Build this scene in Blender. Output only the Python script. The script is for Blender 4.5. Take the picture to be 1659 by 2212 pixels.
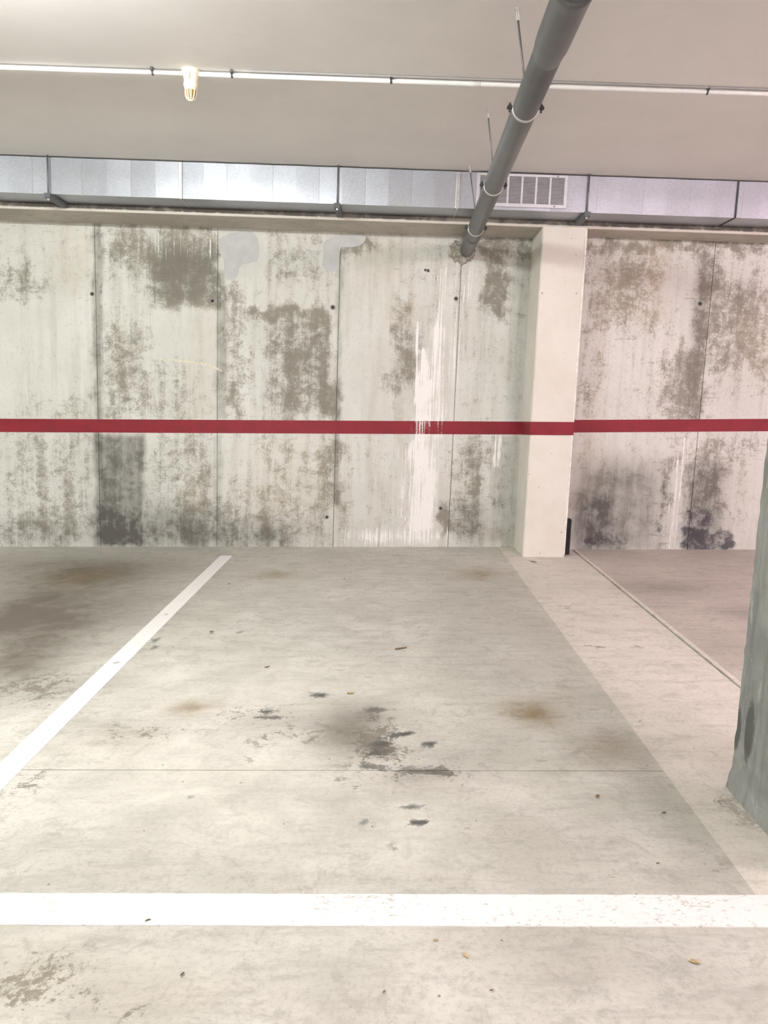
import bpy, bmesh, math, random
import numpy as np
from mathutils import Vector, Matrix

# ------------------------------------------------------------------ reset
for o in list(bpy.data.objects):
    bpy.data.objects.remove(o, do_unlink=True)
scene = bpy.context.scene
COL = scene.collection
rnd = random.Random(7)

# ------------------------------------------------------------------ camera
SLOPE = math.tan(math.radians(2.0))          # the garage floor falls 2 degrees across the bays
CEIL = 3.435
cam_d = bpy.data.cameras.new('camera')
cam_d.sensor_fit = 'AUTO'
cam_d.sensor_width = 36.0
cam_d.lens = 1661.0 / 2212.0 * 36.0
cam_d.clip_start = 0.05
cam = bpy.data.objects.new('camera', cam_d)
COL.objects.link(cam)
cam.matrix_world = (Matrix.Translation((0, 0, 1.5)) @ Matrix.Rotation(math.radians(90 - 8.42), 4, 'X')
                    @ Matrix.Rotation(math.radians(2.0), 4, 'Z'))
scene.camera = cam

# ------------------------------------------------------------------ world and exposure
world = bpy.data.worlds.new('world')
scene.world = world
world.use_nodes = True
bg = world.node_tree.nodes['Background']
bg.inputs['Color'].default_value = (0.9, 0.95, 1.0, 1)
bg.inputs['Strength'].default_value = 0.15
scene.view_settings.view_transform = 'Standard'
scene.view_settings.look = 'None'
scene.view_settings.gamma = 1.0
scene.view_settings.use_curve_mapping = False
scene.view_settings.exposure = 0.62

# strip luminaires of the garage, built further down: (x, y, tube strength, colour)
LUMINAIRES = [
    (-1.95, 3.1, 350, (1.0, 1.0, 0.965)),
    (-1.95, -2.0, 250, (1.0, 1.0, 0.965)),
    (3.3, 0.7, 300, (1.0, 0.80, 0.86)),
    (3.3, -3.2, 220, (1.0, 0.86, 0.88)),
    (-5.6, 3.1, 160, (1.0, 1.0, 0.96)),
    (6.2, 3.1, 330, (1.0, 0.74, 0.85)),
]

# ------------------------------------------------------------------ tables of stains and painted-in shade (metres on the wall: x, z, half width, half height, softness, strength)
WALL_STAIN_SHADE = {
    'G': [
        (-2.263, 2.817, 0.57, 0.246, 0.201, 0.55), (-1.995, 2.599, 0.325, 0.258, 0.112, 0.75), (-1.531, 1.91, 0.114, 0.671, 0.127, 0.5), (-0.986, 2.25, 0.434, 0.077, 0.072, 0.75),
        (-0.845, 1.732, 0.297, 0.468, 0.205, 0.62), (-0.605, 1.469, 0.119, 0.195, 0.092, 0.75), (-2.615, 1.705, 0.194, 0.48, 0.183, 0.5), (-2.171, 1.46, 0.252, 0.241, 0.184, 0.3),
        (-0.355, 2.96, 0.156, 0.082, 0.08, 0.55), (0.081, 2.021, 0.113, 0.477, 0.1, 0.55), (0.244, 1.915, 0.136, 0.364, 0.068, 0.35), (1.015, 2.581, 0.146, 0.292, 0.112, 0.75),
        (1.004, 2.974, 0.334, 0.098, 0.053, 0.6), (-0.93, 2.71, 0.358, 0.358, 0.202, 0.28), (-0.569, 0.721, 0.093, 0.396, 0.084, 0.55), (-0.964, 0.684, 0.303, 0.373, 0.186, 0.25),  # first: pipe shadow under the beam, painted in along with brown staining
        (-3.428, 0.101, 0.471, 0.212, 0.212, 0.45), (-1.921, 0.047, 1.037, 0.13, 0.141, 0.4), (-1.263, 0.261, 0.751, 0.27, 0.235, 0.35), (-3.627, 2.489, 0.18, 0.225, 0.112, 0.45),  # low wide entry: painted shade at the foot of the wall
        (0.602, 0.315, 0.082, 0.188, 0.056, 0.7), (0.881, 0.608, 0.187, 0.513, 0.14, 0.45), (-3.254, 1.332, 0.322, 0.15, 0.184, 0.3), (-3.4, 0.681, 0.477, 0.361, 0.186, 0.28),
        (-2.06, 0.622, 0.373, 0.443, 0.187, 0.35), (-1.087, 1.144, 0.185, 0.139, 0.092, 0.2), (2.237, 2.591, 0.242, 0.319, 0.176, 0.5), (1.939, 2.226, 0.084, 0.842, 0.062, 0.35),  # last: the column's shadow on the wall, painted as a dark strip
        (3.331, 2.317, 0.274, 0.442, 0.199, 0.6), (2.846, 1.71, 0.224, 0.336, 0.202, 0.6), (3.005, 2.165, 0.111, 0.766, 0.071, 0.5), (2.682, 3.006, 0.849, 0.065, 0.052, 0.65),  # last: darker band along the top of the wall
        (3.176, 0.845, 0.228, 0.364, 0.137, 0.5), (3.509, 1.129, 0.224, 0.136, 0.181, 0.3), (2.777, 0.716, 0.046, 0.571, 0.041, 0.4), (2.092, 0.715, 0.091, 0.228, 0.137, 0.2),
        (-3.377, 1.836, 0.456, 0.456, 0.182, -0.35), (-2.042, 2.048, 0.329, 0.261, 0.113, -0.3), (-0.261, 2.076, 0.227, 0.771, 0.136, -0.25), (-1.469, 2.811, 0.179, 0.212, 0.054, -0.6),
        (0.637, 1.794, 0.091, 0.456, 0.091, -0.2), (-0.994, 2.48, 0.292, 0.146, 0.112, -0.2),
    ],
    'S': [
        (-2.68, 0.488, 0.255, 0.566, 0.033, 0.92), (-2.156, 0.141, 0.329, 0.216, 0.188, 0.5), (-3.42, 0.001, 0.484, 0.123, 0.165, 0.4), (-1.921, 0.025, 1.037, 0.104, 0.141, 0.45),  # wide entries near the floor: shade painted along the wall base
        (-2.858, 2.153, 0.043, 0.962, 0.018, 0.55), (-1.663, 1.95, 0.045, 0.716, 0.023, 0.5), (-2.889, 0.57, 0.044, 0.63, 0.019, 0.3), (-1.672, 0.53, 0.042, 0.549, 0.019, 0.35),
        (-2.321, 0.135, 0.635, 0.216, 0.212, 0.6), (-1.921, 0.068, 1.037, 0.155, 0.188, 0.6), (-0.497, 1.71, 0.027, 1.325, 0.018, 0.5), (-2.006, 2.609, 0.314, 0.247, 0.09, 0.45),  # low entries: more shade painted in along the wall base
        (-0.914, 1.763, 0.365, 0.479, 0.228, 0.25), (1.249, 0.61, 0.182, 0.548, 0.047, 0.35), (2.104, 0.403, 0.195, 0.356, 0.184, 1.0), (2.331, 0.504, 0.429, 0.447, 0.183, 0.7),
        (2.961, 2.153, 0.089, 0.777, 0.044, 0.4), (3.159, 0.545, 0.206, 0.435, 0.101, 0.75), (1.28, 2.106, 0.113, 0.793, 0.091, 0.2), (-0.172, 1.416, 0.276, 0.126, 0.184, 0.05),
        (0.897, 0.29, 0.188, 0.223, 0.141, 0.5), (-1.237, 0.112, 0.73, 0.137, 0.188, 0.3),
    ],
    'W': [
        (0.384, 0.755, 0.135, 0.581, 0.065, 0.95), (0.345, 1.468, 0.101, 0.229, 0.046, 0.95), (0.318, 1.783, 0.068, 0.228, 0.036, 0.95), (0.275, 2.116, 0.029, 0.159, 0.027, 0.85),
        (0.477, 2.41, 0.05, 0.36, 0.036, 0.6), (0.479, 1.755, 0.068, 0.491, 0.064, 0.75), (0.755, 2.616, 0.067, 0.202, 0.063, 0.55), (0.176, 0.119, 0.447, 0.085, 0.118, 0.8),
        (1.105, 1.017, 0.032, 0.167, 0.023, 1.0), (0.179, 0.654, 0.07, 0.396, 0.065, 0.5), (-0.106, 0.08, 0.306, 0.066, 0.094, 0.45), (0.622, 2.106, 0.091, 0.771, 0.091, 0.35),
        (-0.387, 0.47, 0.058, 0.468, 0.065, 0.25), (2.873, 0.673, 0.091, 0.571, 0.041, 0.35), (-2.095, 2.898, 0.402, 0.145, 0.089, 0.28),
    ],
    'B': [
        (-3.082, 2.703, 0.179, 0.336, 0.157, 0.5), (2.471, 2.695, 0.132, 0.329, 0.11, 0.6), (2.216, 2.58, 0.22, 0.308, 0.154, 0.4), (-0.985, 0.543, 0.374, 0.514, 0.28, 0.35),
        (-0.104, 2.782, 0.201, 0.224, 0.134, 0.3), (0.202, 2.4, 0.045, 0.18, 0.068, 0.5), (-1.955, 0.414, 0.082, 0.094, 0.066, 0.6), (3.483, 2.236, 0.131, 0.355, 0.111, 0.4),
        (1.236, 0.111, 0.188, 0.082, 0.075, 0.4), (1.992, 1.747, 0.067, 1.253, 0.072, 0.35), (0.046, 2.351, 0.068, 0.135, 0.054, 0.4), (-1.781, 1.823, 0.137, 0.57, 0.114, 0.2),  # tall narrow entry: brown tint in the painted column shadow
    ],
    'K': [
        (3.257, 0.199, 0.258, 0.115, 0.065, 0.6), (3.1, 0.317, 0.15, 0.223, 0.064, 0.6), (2.182, 0.133, 0.231, 0.074, 0.083, 0.5), (3.456, 0.15, 0.074, 0.046, 0.037, 0.8),
        (-2.822, 2.451, 0.014, 0.068, 0.014, 0.6), (2.761, 0.508, 0.034, 0.229, 0.018, 0.35), (-0.578, 0.292, 0.028, 0.028, 0.014, 0.5), (1.005, 0.198, 0.085, 0.059, 0.038, 0.2),
    ],
}
FLOOR_STAIN_SHADE = {
    'S': [
        (-0.144, 3.338, 0.159, 0.24, 0.9), (-0.031, 3.467, 0.11, 0.15, 0.6), (0.168, 2.89, 0.176, 0.084, 0.5), (-0.462, 3.413, 0.195, 0.114, 0.28), (-1.22, 3.348, 0.192, 0.126, 0.25),
        (1.04, 3.154, 0.191, 0.179, 0.4), (1.138, 2.813, 0.126, 0.181, 0.35), (1.135, 2.303, 0.135, 0.125, 0.3), (-2.554, 5.185, 0.484, 1.207, 0.95), (-2.513, 6.418, 0.594, 0.702, 0.75),  # left-bay entries: soft shade painted into the floor colour
        (-2.043, 4.236, 0.293, 0.394, 0.85), (-2.058, 6.748, 0.831, 0.695, 0.45), (-2.155, 4.862, 0.425, 0.947, 0.85), (-1.996, 5.429, 0.506, 1.039, 0.6), (-2.973, 6.842, 0.843, 0.594, 0.6),  # whole row: shade over the left bay, put into the colour
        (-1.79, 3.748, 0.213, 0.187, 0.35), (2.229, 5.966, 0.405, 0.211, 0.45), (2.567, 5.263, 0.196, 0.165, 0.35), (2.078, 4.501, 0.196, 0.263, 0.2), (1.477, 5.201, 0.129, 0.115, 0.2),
        (0.367, 3.043, 0.194, 0.168, 0.2), (-0.025, 3.195, 0.163, 0.184, 0.35), (-0.449, 2.806, 0.108, 0.072, 0.1), (0.691, 2.518, 0.326, 0.207, 0.18), (0.636, 1.902, 0.379, 0.178, 0.22),
        (-0.838, 2.319, 0.303, 0.153, 0.15), (-0.877, 2.221, 0.292, 0.141, 0.15), (0.04, 2.515, 0.196, 0.118, 0.12), (0.599, 4.326, 0.244, 0.751, 0.12), (0.851, 5.568, 0.413, 0.945, 0.2),
        (1.087, 2.491, 0.145, 0.203, 0.3), (1.133, 3.132, 0.12, 0.266, 0.25), (1.076, 3.956, 0.149, 0.345, 0.2), (1.037, 5.086, 0.158, 0.446, 0.2), (1.017, 2.23, 0.204, 0.094, 0.25),
        (0.142, 2.203, 0.722, 0.093, 0.12), (-1.654, 3.877, 0.342, 0.199, 0.4), (-3.049, 6.133, 0.455, 0.977, 0.5),  # last: far end of the shade painted over the left bay
    ],
    'K': [
        (-0.297, 3.742, 0.057, 0.043, 0.9), (0.145, 3.29, 0.05, 0.024, 1.0), (0.243, 3.182, 0.036, 0.036, 1.0), (0.169, 2.557, 0.053, 0.015, 1.1), (-0.528, 3.53, 0.067, 0.039, 0.75),
        (-0.501, 3.454, 0.11, 0.021, 0.8), (0.036, 3.19, 0.069, 0.041, 0.75), (0.007, 3.105, 0.079, 0.061, 0.7), (0.078, 3.265, 0.062, 0.029, 0.7), (-0.127, 2.852, 0.059, 0.026, 0.65),
        (-0.077, 2.808, 0.029, 0.018, 0.65), (-0.046, 2.556, 0.015, 0.012, 0.8), (-0.019, 2.575, 0.013, 0.012, 0.7), (0.048, 2.408, 0.016, 0.014, 0.7), (0.064, 2.381, 0.011, 0.013, 0.6),
        (0.044, 2.303, 0.012, 0.01, 0.7), (0.142, 2.655, 0.058, 0.016, 0.7), (0.092, 2.745, 0.035, 0.017, 0.55), (0.34, 2.525, 0.023, 0.036, 0.6), (-0.627, 4.15, 0.023, 0.03, 0.8),
        (-1.091, 4.815, 0.018, 0.03, 0.9), (-0.915, 4.806, 0.03, 0.04, 0.6), (-1.405, 4.64, 0.041, 0.047, 0.65), (-1.367, 4.513, 0.034, 0.044, 0.6), (-1.503, 4.215, 0.032, 0.031, 0.75),
        (-1.505, 5.213, 0.026, 0.035, 0.7), (-0.893, 3.764, 0.033, 0.025, 0.55), (-0.68, 3.53, 0.02, 0.022, 0.7), (-0.526, 3.039, 0.043, 0.033, 0.5), (0.624, 2.293, 0.039, 0.02, 0.45),
        (1.102, 2.296, 0.06, 0.02, 0.5), (0.762, 2.253, 0.035, 0.034, 0.4), (1.392, 6.997, 0.034, 0.061, 0.8), (1.236, 3.42, 0.026, 0.026, 0.5), (1.337, 5.404, 0.054, 0.05, 0.5),
        (1.212, 4.755, 0.053, 0.049, 0.5), (1.328, 4.524, 0.068, 0.044, 0.5), (1.276, 4.542, 0.04, 0.036, 0.5), (1.581, 4.525, 0.056, 0.044, 0.4), (1.726, 5.443, 0.027, 0.038, 0.4),
        (-0.02, 2.98, 0.114, 0.04, 0.6), (0.244, 2.929, 0.094, 0.055, 0.5), (0.131, 2.929, 0.075, 0.062, 0.5), (0.306, 2.403, 0.019, 0.038, 0.3), (-0.701, 2.735, 0.018, 0.017, 0.45),
        (-0.511, 2.85, 0.024, 0.022, 0.45), (0.001, 3.549, 0.09, 0.039, 0.6), (-0.008, 3.441, 0.035, 0.042, 0.6), (1.283, 2.709, 0.024, 0.034, 0.6), (1.3, 2.814, 0.025, 0.043, 0.35),
        (0.561, 2.517, 0.016, 0.018, 0.3), (-0.448, 3.039, 0.023, 0.025, 0.35), (-0.064, 4.953, 0.043, 0.032, 0.4), (-0.957, 5.024, 0.038, 0.032, 0.4), (-0.309, 6.306, 0.054, 0.05, 0.5),
        (-0.439, 6.223, 0.054, 0.049, 0.4),
    ],
    'G': [
        (-0.875, 1.778, 0.155, 0.095, 0.6), (-0.803, 1.895, 0.114, 0.053, 0.5), (-0.65, 1.718, 0.185, 0.059, 0.4), (-1.819, 3.811, 0.313, 0.257, 0.6), (0.026, 3.195, 0.122, 0.254, 0.95),
        (-1.08, 3.309, 0.274, 0.147, 0.45), (-0.562, 3.492, 0.177, 0.13, 0.5), (0.26, 2.883, 0.185, 0.095, 0.5), (1.354, 2.581, 0.083, 0.123, 0.7), (1.33, 2.676, 0.069, 0.099, 0.6),
        (-1.368, 2.839, 0.128, 0.111, 0.5), (-0.4, 3.263, 0.249, 0.115, 0.4), (1.106, 2.675, 0.138, 0.132, 0.3), (1.495, 2.966, 0.076, 0.04, 0.5), (-0.44, 2.223, 0.437, 0.118, 0.15),
        (-1.516, 4.668, 0.175, 0.189, 0.35),
    ],
    'B': [
        (-0.893, 3.574, 0.109, 0.085, 0.85), (0.757, 3.552, 0.139, 0.14, 1.0), (-0.907, 6.406, 0.174, 0.156, 0.7), (0.838, 6.482, 0.219, 0.194, 0.65), (-2.5, 6.383, 0.236, 0.275, 0.55),
        (1.013, 3.132, 0.14, 0.133, 0.35), (-0.898, 1.826, 0.306, 0.133, 0.2), (-0.579, 1.748, 0.353, 0.092, 0.18), (0.962, 3.836, 0.058, 0.039, 0.3), (-1.172, 3.213, 0.205, 0.186, 0.15),
    ],
    'L': [
        (-0.72, 2.957, 0.493, 0.362, 0.6), (-0.48, 3.882, 0.611, 0.401, 0.55), (-0.339, 2.543, 0.428, 0.181, 0.4), (0.131, 3.884, 0.293, 0.266, 0.3), (0.669, 2.811, 0.217, 0.181, 0.3),  # broad paler areas mixed into the floor colour
        (0.105, 2.515, 0.196, 0.177, 0.4), (-1.16, 3.946, 0.298, 0.275, 0.4),
    ],
}



def sstep(t):
    t = np.clip(t, 0, 1)
    return t * t * (3 - 2 * t)


def warp(U, V, amp):
    a = np.sin(U * 7.3 + V * 2.1) + .7 * np.sin(V * 11.7 + U * 3.3 + 1.3) + .5 * np.sin(U * 23.1 - V * 17.7 + .4) + .35 * np.sin(V * 41 + U * 13)
    b = np.sin(V * 6.1 - U * 2.7 + .9) + .7 * np.sin(U * 13.3 + V * 4.1 + 2.2) + .5 * np.sin(U * 29.3 + V * 19.1) + .35 * np.sin(U * 47 - V * 9)
    return U + a * amp, V + b * amp


def wall_field(key, X, Z):
    f = np.zeros_like(X)
    amp = {'G': .045, 'S': .012, 'W': .010, 'B': .04, 'K': .012}[key]
    X, Z = warp(X, Z, amp)
    for cx, cz, hx, hz, s, k in WALL_STAIN_SHADE[key]:
        v = sstep((hx - np.abs(X - cx)) / (2 * s) + .5) * sstep((hz - np.abs(Z - cz)) / (2 * s) + .5) * k
        f = f + v if k < 0 else np.maximum(f, v) + 0.25 * np.minimum(f, v)
    return f


def floor_field(key, X, Y):
    f = np.zeros_like(X)
    X, Y = warp(X, Y, .006 if key == 'K' else .02)
    for cx, cy, rx, ry, k in FLOOR_STAIN_SHADE[key]:
        q = ((X - cx) / rx) ** 2 + ((Y - cy) / ry) ** 2
        v = k * np.exp(-q * 0.9)
        f = np.maximum(f, v) + 0.35 * np.minimum(f, v)
    return f


def set_stain_shade(me, where):
    n = len(me.vertices)
    co = np.empty(n * 3, dtype=np.float64)
    me.vertices.foreach_get('co', co)
    co = co.reshape(-1, 3)
    if where == 'wall':
        ch = [wall_field(k, co[:, 0], co[:, 2]) for k in 'GSWBK']
    else:
        ch = [floor_field(k, co[:, 0], co[:, 1]) for k in 'GSLBK']
    for nm, idx in (('stain_shade_a', (0, 1, 2)), ('stain_shade_b', (3, 4, 4))):
        a = me.attributes.new(nm, 'FLOAT_COLOR', 'POINT')
        buf = np.ones((n, 4), dtype=np.float32)
        for j, i in enumerate(idx):
            buf[:, j] = ch[i]
        a.data.foreach_set('color', buf.ravel())


# ------------------------------------------------------------------ node helpers
class NT:
    def __init__(self, name):
        self.m = bpy.data.materials.new(name)
        self.m.use_nodes = True
        self.t = self.m.node_tree
        self.n = self.t.nodes
        self.b = self.n['Principled BSDF']

    def link(self, a, b):
        self.t.links.new(a, b)

    def put(self, sock, v):
        if isinstance(v, (int, float)):
            sock.default_value = v
        elif isinstance(v, tuple):
            sock.default_value = v if len(v) == len(sock.default_value) else (*v, 1)
        else:
            self.link(v, sock)

    def math(self, op, a, b=0.0, clamp=False):
        n = self.n.new('ShaderNodeMath')
        n.operation = op
        n.use_clamp = clamp
        self.put(n.inputs[0], a)
        self.put(n.inputs[1], b)
        return n.outputs[0]

    def add(self, a, b): return self.math('ADD', a, b)
    def mul(self, a, b): return self.math('MULTIPLY', a, b)

    def ss(self, v, lo, hi, a=0.0, b=1.0):
        n = self.n.new('ShaderNodeMapRange')
        n.interpolation_type = 'SMOOTHSTEP'
        self.put(n.inputs['Value'], v)
        for k, x in (('From Min', lo), ('From Max', hi), ('To Min', a), ('To Max', b)):
            n.inputs[k].default_value = x
        return n.outputs['Result']

    def mix(self, fac, a, b, mode='MIX'):
        n = self.n.new('ShaderNodeMix')
        n.data_type = 'RGBA'
        n.blend_type = mode
        self.put(n.inputs[0], fac)
        self.put(n.inputs[6], a)
        self.put(n.inputs[7], b)
        return n.outputs[2]

    def pos(self, scale=(1, 1, 1)):
        g = self.n.new('ShaderNodeNewGeometry')
        mp = self.n.new('ShaderNodeMapping')
        mp.inputs['Scale'].default_value = scale
        self.link(g.outputs['Position'], mp.inputs['Vector'])
        return mp.outputs[0]

    def noise(self, vec, scale, detail=5, rough=.6, dist=0.0):
        n = self.n.new('ShaderNodeTexNoise')
        self.link(vec, n.inputs['Vector'])
        n.inputs['Scale'].default_value = scale
        n.inputs['Detail'].default_value = detail
        n.inputs['Roughness'].default_value = rough
        n.inputs['Distortion'].default_value = dist
        return n.outputs['Fac']

    def attr(self, name):
        a = self.n.new('ShaderNodeAttribute')
        a.attribute_name = name
        s = self.n.new('ShaderNodeSeparateColor')
        self.link(a.outputs['Color'], s.inputs[0])
        return s.outputs[0], s.outputs[1], s.outputs[2]

    def voro(self, vec, scale):
        v = self.n.new('ShaderNodeTexVoronoi')
        self.link(vec, v.inputs['Vector'])
        v.inputs['Scale'].default_value = scale
        return v.outputs['Distance'], v.outputs['Color']

    def bump(self, h, strength=.3, dist=.01):
        n = self.n.new('ShaderNodeBump')
        n.inputs['Strength'].default_value = strength
        n.inputs['Distance'].default_value = dist
        self.link(h, n.inputs['Height'])
        self.link(n.outputs[0], self.b.inputs['Normal'])

    def done(self, col, rough=.8, metal=0.0, spec=None):
        self.put(self.b.inputs['Base Color'], col)
        self.put(self.b.inputs['Roughness'], rough)
        self.b.inputs['Metallic'].default_value = metal
        if spec is not None:
            self.b.inputs['Specular IOR Level'].default_value = spec
        return self.m


def simple(name, col, rough=.6, metal=0.0, vary=.12, scale=20, bump=0.0):
    t = NT(name)
    v = t.noise(t.pos(), scale, 6, .65)
    lo = tuple(c * (1 - vary) for c in col)
    hi = tuple(min(1, c * (1 + vary)) for c in col)
    c = t.mix(t.ss(v, .3, .7), lo, hi)
    if bump:
        t.bump(t.noise(t.pos(), scale * 3, 6, .7), bump, .004)
    return t.done(c, rough, metal)


def mat_wall():
    t = NT('stained_concrete')
    p = t.pos()
    big = t.noise(p, 1.1, 6, .6)
    mott = t.noise(p, 7, 12, .72, .4)
    mott2 = t.noise(p, 22, 10, .75)
    fine = t.noise(p, 70, 8, .8)
    grain = t.noise(p, 190, 3, .8)
    streak = t.noise(t.pos((11, 11, .9)), 1.0, 9, .65)
    hair = t.noise(t.pos((70, 70, 1.3)), 1.0, 6, .6)
    horiz = t.noise(t.pos((5, 5, 40)), 1.0, 10, .75)
    G, S, Wt = t.attr('stain_shade_a')
    B, K, _ = t.attr('stain_shade_b')
    c = t.mix(t.ss(big, .3, .7), (.67, .69, .645), (.78, .80, .765))
    c = t.mix(t.mul(t.ss(streak, .44, .68), .45), c, (.55, .54, .47))
    c = t.mix(t.mul(t.ss(t.add(t.mul(fine, .5), t.mul(grain, .5)), .48, .66), .45), c, (.44, .43, .38))
    c = t.mix(t.mul(t.ss(mott2, .52, .66), .30), c, (.50, .49, .43))
    # grime and painted shadow bands: field + noise, crisp mottled edges
    n_ = t.add(t.mul(t.add(mott, -.5), 2.0), t.add(t.mul(t.add(mott2, -.5), 1.5), t.add(t.mul(t.add(fine, -.5), 2.0), t.add(t.mul(t.add(grain, -.5), 1.2), t.mul(t.add(streak, -.5), 1.1)))))
    gm = t.ss(t.add(t.mul(G, 1.0), n_), .10, .80)
    dk = t.ss(t.add(t.mul(fine, .5), t.mul(grain, .5)), .38, .6)
    c = t.mix(t.mul(gm, .95), c, t.mix(dk, (.15, .14, .11), (.36, .345, .29)))
    gs = t.mul(t.ss(G, .15, .8), t.ss(t.add(mott, streak), .85, 1.15, .2, 1))
    c = t.mix(t.mul(gs, .35), c, (.33, .315, .265))
    hz = t.mul(t.ss(t.add(horiz, t.mul(G, .10)), .60, .68), .55)
    c = t.mix(hz, c, (.26, .25, .21))
    c = t.mix(t.mul(t.mul(B, t.ss(mott, .25, .7)), .75), c, (.50, .41, .27))
    sm = t.mul(S, t.ss(t.add(mott, t.mul(streak, .6)), .6, .95, .6, 1.0))
    c = t.mix(t.mul(sm, .97), c, (.12, .118, .108))
    wv = t.ss(t.add(t.mul(Wt, .85), t.add(t.mul(t.add(hair, -.5), 3.0), t.mul(t.add(mott, -.5), 1.2))), .40, .78)
    c = t.mix(t.mul(wv, t.ss(Wt, .05, .3)), c, (.97, .97, .97))
    kv = t.ss(t.add(K, t.add(t.mul(t.add(mott, -.5), 1.8), t.mul(t.add(fine, -.5), .8))), .22, .78)
    c = t.mix(t.mul(t.mul(kv, t.ss(K, .02, .2)), .88), c, (.055, .052, .065))
    d, vc = t.voro(p, 38)
    sel = t.n.new('ShaderNodeSeparateColor')
    t.link(vc, sel.inputs[0])
    pit = t.mul(t.ss(d, .10, .16, 1, 0), t.ss(sel.outputs[0], .9, .92))
    c = t.mix(t.mul(pit, .75), c, (.13, .12, .11))
    t.bump(t.add(t.mul(mott2, .6), t.add(t.mul(fine, .3), t.mul(pit, -1.0))), .35, .006)
    return t.done(c, .88, spec=.25)


def mat_stripe():
    t = NT('red_stripe_paint')
    p = t.pos()
    G, S, Wt = t.attr('stain_shade_a')
    mott = t.noise(p, 7, 12, .72, .4)
    hair = t.noise(t.pos((70, 70, 1.3)), 1.0, 6, .6)
    c = t.mix(t.ss(mott, .3, .7), (.20, .003, .012), (.26, .0045, .018))
    c = t.mix(t.mul(t.ss(t.add(S, mott), .7, 1.3), .35), c, (.09, .006, .011))
    wv = t.ss(t.add(t.mul(Wt, .55), t.add(t.mul(t.add(hair, -.5), 2.0), t.mul(t.add(t.noise(p, 60, 8, .8), -.5), 1.4))), .46, .7)
    c = t.mix(t.mul(t.mul(wv, t.ss(Wt, .05, .4)), .85), c, (.85, .80, .80))
    return t.done(c, .55)


def mat_floor(name, lo, hi, painted=False):
    t = NT(name)
    p = t.pos()
    big = t.noise(p, .8, 6, .6)
    mid = t.noise(p, 3.2, 8, .65, .5)
    mott = t.noise(p, 9, 14, .78, .6)
    fine = t.noise(p, 55, 10, .8)
    brush = t.noise(t.pos((1.2, 6, 1)), 2.6, 12, .78, .3)
    G, S, L = t.attr('stain_shade_a')
    B, K, _ = t.attr('stain_shade_b')
    c = t.mix(t.ss(t.add(t.mul(big, .5), t.mul(mid, .5)), .36, .64), lo, hi)
    c = t.mix(t.mul(t.ss(brush, .47, .62), .42), c, tuple(x * .72 for x in lo))
    c = t.mix(t.mul(t.ss(mott, .50, .62), .42), c, tuple(x * .62 for x in lo))
    c = t.mix(t.mul(t.ss(fine, .48, .62), .36), c, tuple(x * .6 for x in lo))
    c = t.mix(t.mul(L, t.ss(mid, .3, .7, .3, .75)), c, (.80, .79, .71))
    k = 0.6 if painted else 1.0
    g = t.ss(t.add(t.mul(G, .8), t.add(t.mul(t.add(mott, -.5), 2.4), t.mul(t.add(fine, -.5), 1.8))), .36, .58)
    c = t.mix(t.mul(t.mul(g, t.ss(G, .02, .3)), .8 * k), c, (.20, .185, .15))
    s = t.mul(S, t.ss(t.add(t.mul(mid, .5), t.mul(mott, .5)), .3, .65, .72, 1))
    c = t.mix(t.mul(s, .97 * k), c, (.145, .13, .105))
    c = t.mix(t.mul(t.mul(B, t.ss(mott, .2, .65, .6, 1)), .9 * k), c, (.21, .145, .06))
    kv = t.ss(t.add(K, t.add(t.mul(t.add(mott, -.5), 2.6), t.add(t.mul(t.add(fine, -.5), 1.6), t.mul(t.add(brush, -.5), .9)))), .33, .46)
    ks = t.math('MINIMUM', t.mul(K, 1.25), .94)
    c = t.mix(t.mul(kv, t.mul(ks, t.ss(K, .03, .2))), c, (.07, .068, .062))
    # scattered specks of dirt
    d, vc = t.voro(p, 16)
    sel = t.n.new('ShaderNodeSeparateColor')
    t.link(vc, sel.inputs[0])
    speck = t.mul(t.ss(t.add(d, t.mul(t.add(fine, -.5), .3)), .05, .08, 1, 0), t.ss(sel.outputs[0], .86, .88))
    c = t.mix(t.mul(speck, .8), c, (.09, .075, .05))
    d2, vc2 = t.voro(t.pos((1, 2.2, 1)), 4.2)
    sel2 = t.n.new('ShaderNodeSeparateColor')
    t.link(vc2, sel2.inputs[0])
    drop = t.mul(t.ss(t.add(d2, t.mul(t.add(mott, -.5), .22)), .10, .13, 1, 0), t.ss(sel2.outputs[1], .86, .88))
    c = t.mix(t.mul(drop, .4), c, (.25, .235, .2))
    t.bump(t.add(t.mul(mott, .5), t.mul(fine, .35)), .22, .004)
    return t.done(c, t.ss(mid, .3, .7, .55, .75), spec=.3)


def mat_line(name, wear):
    t = NT(name)
    p = t.pos()
    flake = t.noise(t.pos((1, 1.7, 1)), 42, 10, .8)
    big = t.noise(p, 2.2, 4, .6)
    G, S, L = t.attr('stain_shade_a')
    B, K, _ = t.attr('stain_shade_b')
    m = t.ss(t.add(flake, t.mul(t.add(big, -.5), .35)), wear, wear + .03)
    c = t.mix(t.mul(m, .8), (.88, .88, .87), (.48, .47, .42))
    c = t.mix(t.mul(t.ss(t.noise(p, 5, 8, .7), .5, .8), .15), c, (.5, .49, .45))
    c = t.mix(t.mul(S, .30), c, (.35, .33, .3))
    kv = t.ss(t.add(K, t.mul(t.add(t.noise(p, 14, 8, .7), -.5), .9)), .32, .5)
    c = t.mix(t.mul(t.mul(kv, K), .8), c, (.12, .12, .11))
    return t.done(c, .6)


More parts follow.
